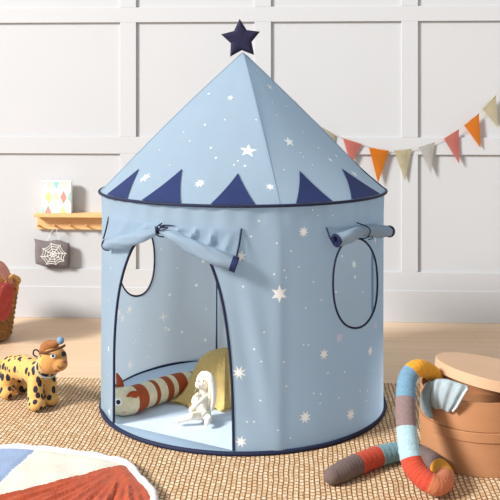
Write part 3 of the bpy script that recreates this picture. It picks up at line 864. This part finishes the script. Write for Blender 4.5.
# diamond print
ua, ub_ = W(41.5, 200, .055)[0], W(71.3, 200, .055)[0]; zc1 = W(55, 181, .055)[1]
bm = bmesh.new(); box(bm, ua, ub_, -.058, -.030, ztop+.0005, zc1, bev=.0025)
cols_ = {'y': (242, 212, 140), 'p': (244, 206, 186), 'c': (230, 148, 134), 't': (150, 204, 200), 'g': (196, 200, 204), 'b': (206, 228, 236)}
keys = list(cols_); mats_ = [M_white]+[mat('print_'+dict(y='yellow', p='peach', c='coral', t='teal', g='grey', b='pale_blue')[k], v, .6) for k, v in cols_.items()]
pp = (ub_-ua)/30.0
def diamond(cxp, cyp, key, hw=3.3, hh=6.6):
    poly = [(cxp-hw, cyp), (cxp, cyp+hh), (cxp+hw, cyp), (cxp, cyp-hh)]
    def clip(poly, f, g):
        out = []
        for i in range(len(poly)):
            a, b = poly[i-1], poly[i]; fa, fb = f(a), f(b)
            if (fa >= 0) != (fb >= 0): t = fa/(fa-fb); out.append((a[0]+(b[0]-a[0])*t, a[1]+(b[1]-a[1])*t))
            if fb >= 0: out.append(b)
        return out
    for f in (lambda q: q[0]-41.9, lambda q: 70.9-q[0], lambda q: q[1]-181.6, lambda q: 211.6-q[1]):
        if len(poly) > 2: poly = clip(poly, f, None)
    if len(poly) < 3: return
    H_ = (zc1-ztop)
    vs_ = [bm.verts.new((ua+(x-41.5)*pp, -.0586, zc1-(y-181)/31.0*H_)) for x, y in poly]
    bm.faces.new(vs_).material_index = keys.index(key)+1
for x, y, k in [(48.8, 196.5, 'y'), (56.2, 196.5, 'p'), (63.8, 196.5, 'c'), (71, 196.5, 't'), (41.5, 183, 'g'), (49, 183, 'p'), (56.5, 182.5, 't'), (64, 182, 'p'),
                (41.5, 210, 't'), (48.3, 211, 'c'), (56, 210, 'b'), (63.5, 211.5, 'y')]: diamond(x, y, k)
o = wobj('wall_print', bm, mats_, smooth=False, label='white square canvas with pastel diamond pattern standing on the peg shelf', cat='picture', recalc=False); recenter(o)
# web cushion
uc, zc = W(52.5, 253.5, .04); 
zz0 = W(52, 226, .045)
bm = bmesh.new(); hw, hh = .093, .068; n_ = 40; g = [[None]*(n_+1) for _ in range(n_+1)]; gb = [[None]*(n_+1) for _ in range(n_+1)]
def webpt(x, y, side, sh=0):
    X = x*hw*(1-.05*y*y)+(-.010*max(0, y)**6*max(0, -x)**4); Z = y*hh*(1-.10*x*x)+.008*max(0, -x)**6*max(0, y)**4+.004*math.sin(5*x)
    e = max(0, (1-x**4)*(1-y**4)); d = .024*e**.5
    return Vector((uc+X, -.040-side*(d+sh), zc+Z-x*.003))
for i in range(n_+1):
    for j in range(n_+1):
        x, y = -1+2*i/n_, -1+2*j/n_
        g[i][j] = bm.verts.new(webpt(x, y, 1)); gb[i][j] = g[i][j] if i in (0, n_) or j in (0, n_) else bm.verts.new(webpt(x, y, -.6))
for i in range(n_):
    for j in range(n_):
        bm.faces.new((g[i][j], g[i+1][j], g[i+1][j+1], g[i][j+1])); bm.faces.new((gb[i][j], gb[i][j+1], gb[i+1][j+1], gb[i+1][j]))
bmesh.ops.recalc_face_normals(bm, faces=bm.faces)
root = MW @ Vector((uc, -.04, zc-hh))
web = empty('web_cushion', root, 'grey felt cushion with white spider web stitching hung below the peg shelf', 'cushion', rotz=WA)
cxw, cyw = .12, -.02
tips = []
for k in range(8):
    a = 2*PI*k/8+.2; tips.append((cxw+math.cos(a)*.74, cyw+math.sin(a)*.88))
def stitch(pts):
    tube(bm, [webpt(max(-.96, min(.96, x)), max(-.96, min(.96, y)), 1, .0006) for x, y in pts], .0017, 5, mi=1)
for tx, ty in tips: stitch([(cxw+(tx-cxw)*s/8, cyw+(ty-cyw)*s/8) for s in range(9)])
for rr_ in (.26, .50, .74, .95):
    pts = []
    for k in range(8):
        a, b = tips[k], tips[(k+1) % 8]
        for s in range(5):
            t = s/5; q = rr_*(1-.10*math.sin(PI*t))
            pts.append((cxw+(a[0]+(b[0]-a[0])*t-cxw)*q, cyw+(a[1]+(b[1]-a[1])*t-cyw)*q))
    stitch(pts+[pts[0]])
wobj('cover', bm, [M_grey, M_thread], web, recalc=False)
bm = bmesh.new(); q = W(54.5, 226, .05); top = Vector((q[0], -.048, q[1]+.0055))
tube(bm, [Vector((uc-.03, -.04, zc+hh-.004)), Vector((q[0]-.007, -.045, q[1]-.012)), top+Vector((-.004, 0, 0)), top+Vector((.004, 0, 0)), Vector((q[0]+.008, -.045, q[1]-.012)), Vector((uc+.035, -.04, zc+hh-.006))], .0013, 6)
wobj('hanging_loop', bm, M_thread, web)

# ------------------------------------------------------------------ bunting
fl = [((318, 125), (335, 134.5), (335, 136.5), 'b'), ((343, 138.3), (362, 144), (351, 165), 'p'), ((369, 147.5), (389, 150.3), (378, 183), 'o'), ((394, 150.5), (412, 148.7), (405, 181), 'k'),
      ((419, 147), (435, 142), (431, 174), 'g'), ((444, 138.7), (459, 129), (459.2, 164), 'p'), ((464, 125), (479, 113.3), (480.5, 148), 'o'), ((482, 108.5), (496, 94.8), (498, 128), 'k')]
M_fl = dict(b=mat('flag_sand', (196, 190, 172), .9, .2, 300, trans=.2), p=mat('flag_rose', (214, 138, 128), .9, .2, 300, trans=.2), o=mat('flag_orange', (224, 142, 50), .9, .2, 300, trans=.2),
            k=mat('flag_khaki', (208, 200, 172), .9, .2, 300, trans=.2), g=mat('flag_grey', (206, 204, 198), .9, .2, 300, trans=.2))
OFF = .026
def Wp(px, py, off=OFF): u, z = W(px, py, off); return Vector((u, -off, z))
mid = MW @ Wp(405, 150)
bunt = empty('bunting', mid, 'string of pastel and orange cloth pennants hung across the panelled wall', 'bunting', rotz=WA)
bm = bmesh.new(); sp_ = [(288, 98), (302, 112), (318, 125), (336, 135), (362, 144), (380, 149.4), (394, 150.5), (412, 148.7), (435, 142), (459, 129), (480, 112), (496, 94.5), (509, 77), (520, 58)]
tube(bm, catmull([Wp(*q) for q in sp_], 6),   .0012, 7, cap='round'); wobj('string', bm, mat('twine', (196, 182, 164), .9), bunt)
fl[0] = ((318, 125), (335, 134.5), (333, 152), 'b')
fl.append(((500, 89), (511, 74), (516, 108), 'g'))
for a, b, c, k in fl:
    A, B, C_ = Wp(*a), Wp(*b), Wp(*c); bm = bmesh.new(); n_ = 10; rows = []
    for j in range(n_+1):
        s = j/n_; l = A.lerp(C_, s); r = B.lerp(C_, s); m_ = n_-j; row = []
        for i in range(m_+1):
            t = i/m_ if m_ else 0; p = l.lerp(r, t); p.y -= .004*math.sin(PI*t)*(1-s)+.003*math.sin(3*s+a[0]); row.append(bm.verts.new(p))
        rows.append(row)
    for j in range(n_):
        x, y = rows[j], rows[j+1]
        for i in range(len(x)-1):
            bm.faces.new((x[i], x[i+1], y[i]))
            if i+1 < len(y): bm.faces.new((x[i+1], y[i+1], y[i]))
    bmesh.ops.solidify(bm, geom=bm.faces[:], thickness=.0015)
    o = wobj('pennant', bm, M_fl[k], bunt); o['label'] = dict(b='sand', p='dusty rose', o='orange', k='khaki', g='pale grey')[k]+' pennant'
for q in (sp_[0], sp_[-1]):
    bm = bmesh.new(); w = Wp(*q); lathe(bm, [(.001, .0), (.005, .001), (.006, .004), (.002, .006), (.0015, OFF)], (0, 0, 0), 12)
    bmesh.ops.transform(bm, matrix=Matrix.Translation((w.x, -OFF-.004, w.z)) @ Matrix.Rotation(-PI/2, 4, 'X'), verts=bm.verts); wobj('pin', bm, M_pole, bunt)

# ------------------------------------------------------------------ round boxes
BX, BY, BR = .722, 2.867, .181
def rbox(name, z0, z1, r, lab, lidband=None, top=False):
    t = empty(name, (BX, BY, z0), lab, 'box')
    bm = bmesh.new()
    if top: prof = [(.001, 0), (r-.002, 0), (r, .002), (r, z1-z0-.001), (r-.0015, z1-z0), (r-.0055, z1-z0), (r-.0065, z1-z0-.001), (r-.0065, .004), (.001, .004)]
    else: prof = [(.001, 0), (r-.002, 0), (r, .002), (r, z1-z0), (.001, z1-z0)]
    lathe(bm, prof, (BX, BY, z0), 96); obj('body', bm, M_box, t, deg=30)
    if lidband:
        a, b = lidband; bm = bmesh.new(); rl = r+.0045
        lathe(bm, [(r, a-z0), (rl-.001, a-z0), (rl, a-z0+.001), (rl, b-z0-.0015), (rl-.0015, b-z0), (.001, b-z0)], (BX, BY, z0), 96); obj('lid', bm, M_box, t, deg=30)
    return t
rbox('round_box', 0, .128, BR-.002, 'round kraft board box with its lid on, standing on the rug', (.104, .133))
rbox('round_box', .1335, .223, BR-.001, 'open round kraft board box stacked on the closed one', top=True)
bm = bmesh.new(); rl = .187; h = .031
lathe(bm, [(.001, h), (rl-.002, h), (rl, h-.002), (rl, 0), (rl-.004, 0), (rl-.004, h-.004), (.001, h-.004)], (0, 0, 0), 96)
tx = math.radians(9.6); 
me = bpy.data.meshes.new('box_lid'); bmesh.ops.recalc_face_normals(bm, faces=bm.faces); sharpen(bm, 30); bm.to_mesh(me); bm.free()
lid = link('box_lid', me, M_lid, label='large round kraft board lid tilted across the open box', cat='lid')
lid.location = (.772, 2.865, .2415); lid.rotation_euler = (math.radians(-3.0), tx, 0)
# pale blue cloth out of the box
M_cloth = mat('washed_blue_cloth', (206, 220, 226), .95, .5, 260, .06, 80); M_cloth2 = mat('grey_blue_rib', (132, 148, 154), .95, .6, 300, .1, 140)
def bpnt(px, py, off):
    """photo pixel -> point on the upper box's side, off metres out"""
    d = Vector(((px-250)/F, 1, (HZ-py)/F)); r = BR+off; ox, oy = -BX, -BY; a = d.x**2+d.y**2; b = 2*(d.x*ox+d.y*oy); c = ox*ox+oy*oy-r*r
    D = b*b-4*a*c; t = (-b-math.sqrt(max(D, 0)))/(2*a); p = d*t; p.z += HC; return p
bm = bmesh.new()
rows = [[(424, 384), (433, 381), (444, 381), (456, 384.5), (467, 388)], [(424, 392), (433, 390), (443, 391), (454, 394), (462, 396.5)], [(426, 400), (434, 400), (442, 401), (451, 404), (457, 405)], [(431, 406), (436, 409), (442, 409), (448, 412), (452.5, 410)]]
cr = [catmull([Vector((x, y, 0)) for x, y in r], 8) for r in rows]; vv = []
for i in range(len(cr[0])):
    col = catmull([r[i] for r in cr], 8)
    vv.append([bpnt(p.x, p.y, .012+.005*math.sin(i*.75+j*.1)+.010*math.sin(PI*j/24)) for j, p in enumerate(col)])
for c in vv:                                       # tucked over the rim into the box
    q = c[0].copy(); d = Vector((BX-q.x, BY-q.y, 0)).normalized(); c.insert(0, q+d*.010+Vector((0, 0, .004))); c.insert(0, q+d*.030+Vector((0, 0, -.004)))
vv = [[bm.verts.new(p) for p in c] for c in vv]
for i in range(len(vv)-1):
    for j in range(len(vv[0])-1): bm.faces.new((vv[i][j], vv[i+1][j], vv[i+1][j+1], vv[i][j+1]))
bmesh.ops.solidify(bm, geom=bm.faces[:], thickness=.006)
cl0 = vv
root = bpnt(440, 412, .01)
gar = empty('knitted_garment', root, 'washed pale blue knitted garment hanging out of the open round box', 'cloth')
obj('skirt', bm, M_cloth, gar)
bm = bmesh.new(); tube(bm, catmull([bpnt(431, 385, .018), bpnt(427, 393, .020), bpnt(425.5, 401, .022), bpnt(427, 410, .022), bpnt(430, 415, .02)], 6), [.008+.011*math.sin(PI*(.12+.80*i/24)) for i in range(25)], 16, cap='round', flat=.75)
obj('ribbed_sleeve', bm, M_cloth2, gar, label='darker grey-blue ribbed sleeve')
bm = bmesh.new(); tube(bm, catmull([bpnt(467, 389, .020), bpnt(462, 397, .026), bpnt(457, 406, .022), bpnt(453, 411, .018)], 8), .0035, 8, cap='round'); obj('hem', bm, M_cloth, gar)

# ------------------------------------------------------------------ patchwork snake
rs = .030
sn = [(PZ(332, 476, rs*.9), 0.0252), (PZ(344, 470.5, rs), 0.0302), (PZ(357, 464.5, rs), 0.0311), (PZ(378, 456.5, rs), 0.0311), (PZ(399, 451.5, rs), 0.0294), (PZ(414, 452.5, rs), 0.0286), (PZ(425, 457, rs), 0.0286),
      (PZ(436, 465, rs), 0.0286), (PZ(443.5, 473.5, rs), 0.0286), (P(443, 482, 2.575), 0.0286), (P(433.5, 484.5, 2.545), 0.0294), (P(419, 474, 2.565), 0.0311), (P(411, 459, 2.59), 0.0311), (P(406.5, 428, 2.64), 0.0302),
      (P(405.5, 399, 2.69), 0.0294), (P(408, 377, 2.735), 0.0277), (P(418, 368, 2.765), 0.0260), (P(431, 372.5, 2.805), 0.0244), (P(440, 383, 2.83), 0.0227)]
bm = bmesh.new()
bands = [(0, 0), (2.0, 1), (3.0, 2), (4.0, 3), (5.6, 0), (7.3, 4), (8.4, 5), (10.25, 1), (12.0, 6), (13.0, 7), (14.0, 8), (15.3, 4), (17.6, 3)]
band_tube(bm, [p for p, r in sn], [r for p, r in sn], bands, seg=28, n=16, wr=.022)
o = obj('patchwork_snake', bm, [K_gray, K_red, K_teal, K_navy, K_yel, K_orn, K_lbl, K_brn, K_blu], label='long patchwork knitted snake curling on the rug and up into the round box', cat='stuffed toy'); recenter(o)

# ------------------------------------------------------------------ play mat in front, left
Zq = .02
qpx = [(-110, 470), (-60, 453), (0, 446.5), (30, 447), (60, 450), (95, 455), (120, 460), (129, 464), (140, 477), (149, 486), (153.5, 493), (154, 505), (146, 545), (90, 590), (-60, 590), (-110, 540)]
qw = [PZ(x, y, Zq) for x, y in qpx]; qs = smooth_closed([(p.x, p.y) for p in qw], 6)
V3 = [Vector(p) for p in qs]; E3 = [(i, (i+1) % len(qs)) for i in range(len(qs))]
def line_px(a, b): A, B = PZ(*a, Zq), PZ(*b, Zq); return (A.x, A.y), (B.x, B.y)
l1 = line_px((0, 497), (123, 463)); l2 = line_px((39, 446), (1, 480))
def seg(a, b, n_): 
    s = len(V3); 
    for k in range(n_+1): V3.append(Vector((a[0]+(b[0]-a[0])*k/n_, a[1]+(b[1]-a[1])*k/n_)))
    for k in range(n_): E3.append((s+k, s+k+1))
ext = ((l1[0][0]-(l1[1][0]-l1[0][0])*1.2, l1[0][1]-(l1[1][1]-l1[0][1])*1.2))
def side(p, l): (a, b), (c, d) = l; return (c-a)*(p[1]-b)-(d-b)*(p[0]-a)
xs = [p[0] for p in qs]; ys = [p[1] for p in qs]
st_ = .008; x = min(xs)
while x < max(xs):
    y = min(ys)
    while y < max(ys):
        if pip(x, y, qs): V3.append(Vector((x+random.uniform(-.001, .001), y+random.uniform(-.001, .001))))
        y += st_
    x += st_
vo, eo, fo, *_ = geometry.delaunay_2d_cdt(V3, E3, [], 1, 1e-6)
def edge_d(x, y): return min(math.hypot(x-a, y-b) for a, b in qs)
def qz(x, y):
    d = edge_d(x, y); e = min(1, d/.05); z = .008+.014*math.sqrt(max(0, 1-(1-e)**2))
    s1 = side((x, y), l1)
    s2 = side((x, y), l2)
    (a, b), (c, dd) = l1; L_ = math.hypot(c-a, dd-b); al = ((x-a)*(c-a)+(y-b)*(dd-b))/L_/L_; pe = s1/L_
    if s1 < 0:   # gathered pleats fanning out from the patch's right corner
        th = math.atan2(-pe, (1.02-al)*L_); w = math.hypot(pe, (1.0-al)*L_)
        z += (.0045*math.sin(th*58+2.5*noise.noise(Vector((x*5, y*5, 0))))+.003*math.sin(th*23+1))*e*min(1, w/.3)+.003*noise.noise(Vector((x*14, y*26, 1)))*e
        z -= .003*gauss(pe, .012)
    else: z += .006*noise.noise(Vector((x*12, y*14, 4)))*e-.003*gauss(pe, .012)
    z -= .004*gauss(s2/math.hypot(l2[1][0]-l2[0][0], l2[1][1]-l2[0][1]), .006)
    return z
bm = bmesh.new(); vs = [bm.verts.new((v.x, v.y, qz(v.x, v.y))) for v in vo]
for f in fo:
    c = sum((vo[i] for i in f), Vector((0, 0)))/len(f)
    if not pip(c.x, c.y, qs): continue
    fc = bm.faces.new([vs[i] for i in f]); s1, s2 = side(c, l1), side(c, l2)
    fc.material_index = 0 if s1 < 0 else (2 if s2 < 0 and True else 1)
loose = [v for v in bm.verts if not v.link_faces]; bmesh.ops.delete(bm, geom=loose, context='VERTS')
for f in bm.faces:
    if f.normal.z < 0: f.normal_flip()
be = [e for e in bm.edges if e.is_boundary]; r = bmesh.ops.extrude_edge_only(bm, edges=be)
for v in [g for g in r['geom'] if isinstance(g, bmesh.types.BMVert)]: v.co.z = .001
M_qrust = mat('rust_velvet', (170, 72, 40), .85, .4, 160, .14, 30, sheen=.08); M_qcream = mat('cream_velvet', (212, 207, 193), .9, .4, 160, .03, 30, sheen=.08); M_qblue = mat('dusty_blue_velvet', (136, 156, 188), .9, .4, 160, .06, 30, sheen=.08)
M_qwhite = mat('white_border', (214, 209, 208), .85, .3, 120, .02, 30)
qc = PZ(40, 500)
quilt = empty('patchwork_quilt', (qc.x, qc.y, 0), 'padded play quilt with rust, cream and blue patches and a white border on the rug', 'quilt')
obj('patches', bm, [M_qrust, M_qcream, M_qblue], quilt, recalc=False)
bm = bmesh.new(); bp2 = [Vector((x, y, .0145+.0015*math.sin(i*.9))) for i, (x, y) in enumerate(qs)]; tube(bm, bp2, [.0125+.001*math.sin(i*1.3) for i in range(len(qs))], 12, True)
obj('border', bm, M_qwhite, quilt)

# ------------------------------------------------------------------ light and camera
w = bpy.data.worlds.new('World'); sc.world = w; w.use_nodes = True
bg = w.node_tree.nodes['Background']; bg.inputs[0].default_value = (1.0, .99, .98, 1); bg.inputs[1].default_value = .72
def area(name, loc, target, sx, sy, power, col):
    l = bpy.data.lights.new(name, 'AREA'); l.shape = 'RECTANGLE'; l.size = sx; l.size_y = sy; l.energy = power; l.color = col
    o = bpy.data.objects.new(name, l); COL.objects.link(o); o.location = loc
    o.rotation_euler = (Vector(target)-Vector(loc)).to_track_quat('-Z', 'Y').to_euler(); return o
area('window_daylight', (-13.9, -4.7, 9.8), (0, 3.5, .4), 3.8, 3.4, 6900, (1.0, .985, .965))

cam = bpy.data.cameras.new('camera'); co = bpy.data.objects.new('camera', cam); COL.objects.link(co)
co.location = (0, 0, HC); co.rotation_euler = (PI/2, 0, 0)
cam.sensor_width = 36; cam.lens = F/500*36; cam.shift_y = -(250-HZ)/500; cam.clip_start = .05
sc.camera = co
sc.view_settings.view_transform = 'Standard'; sc.view_settings.look = 'None'; sc.view_settings.gamma = 1
sc.view_settings.use_curve_mapping = False; sc.view_settings.exposure = -0.16
sc.cycles.use_denoising = True
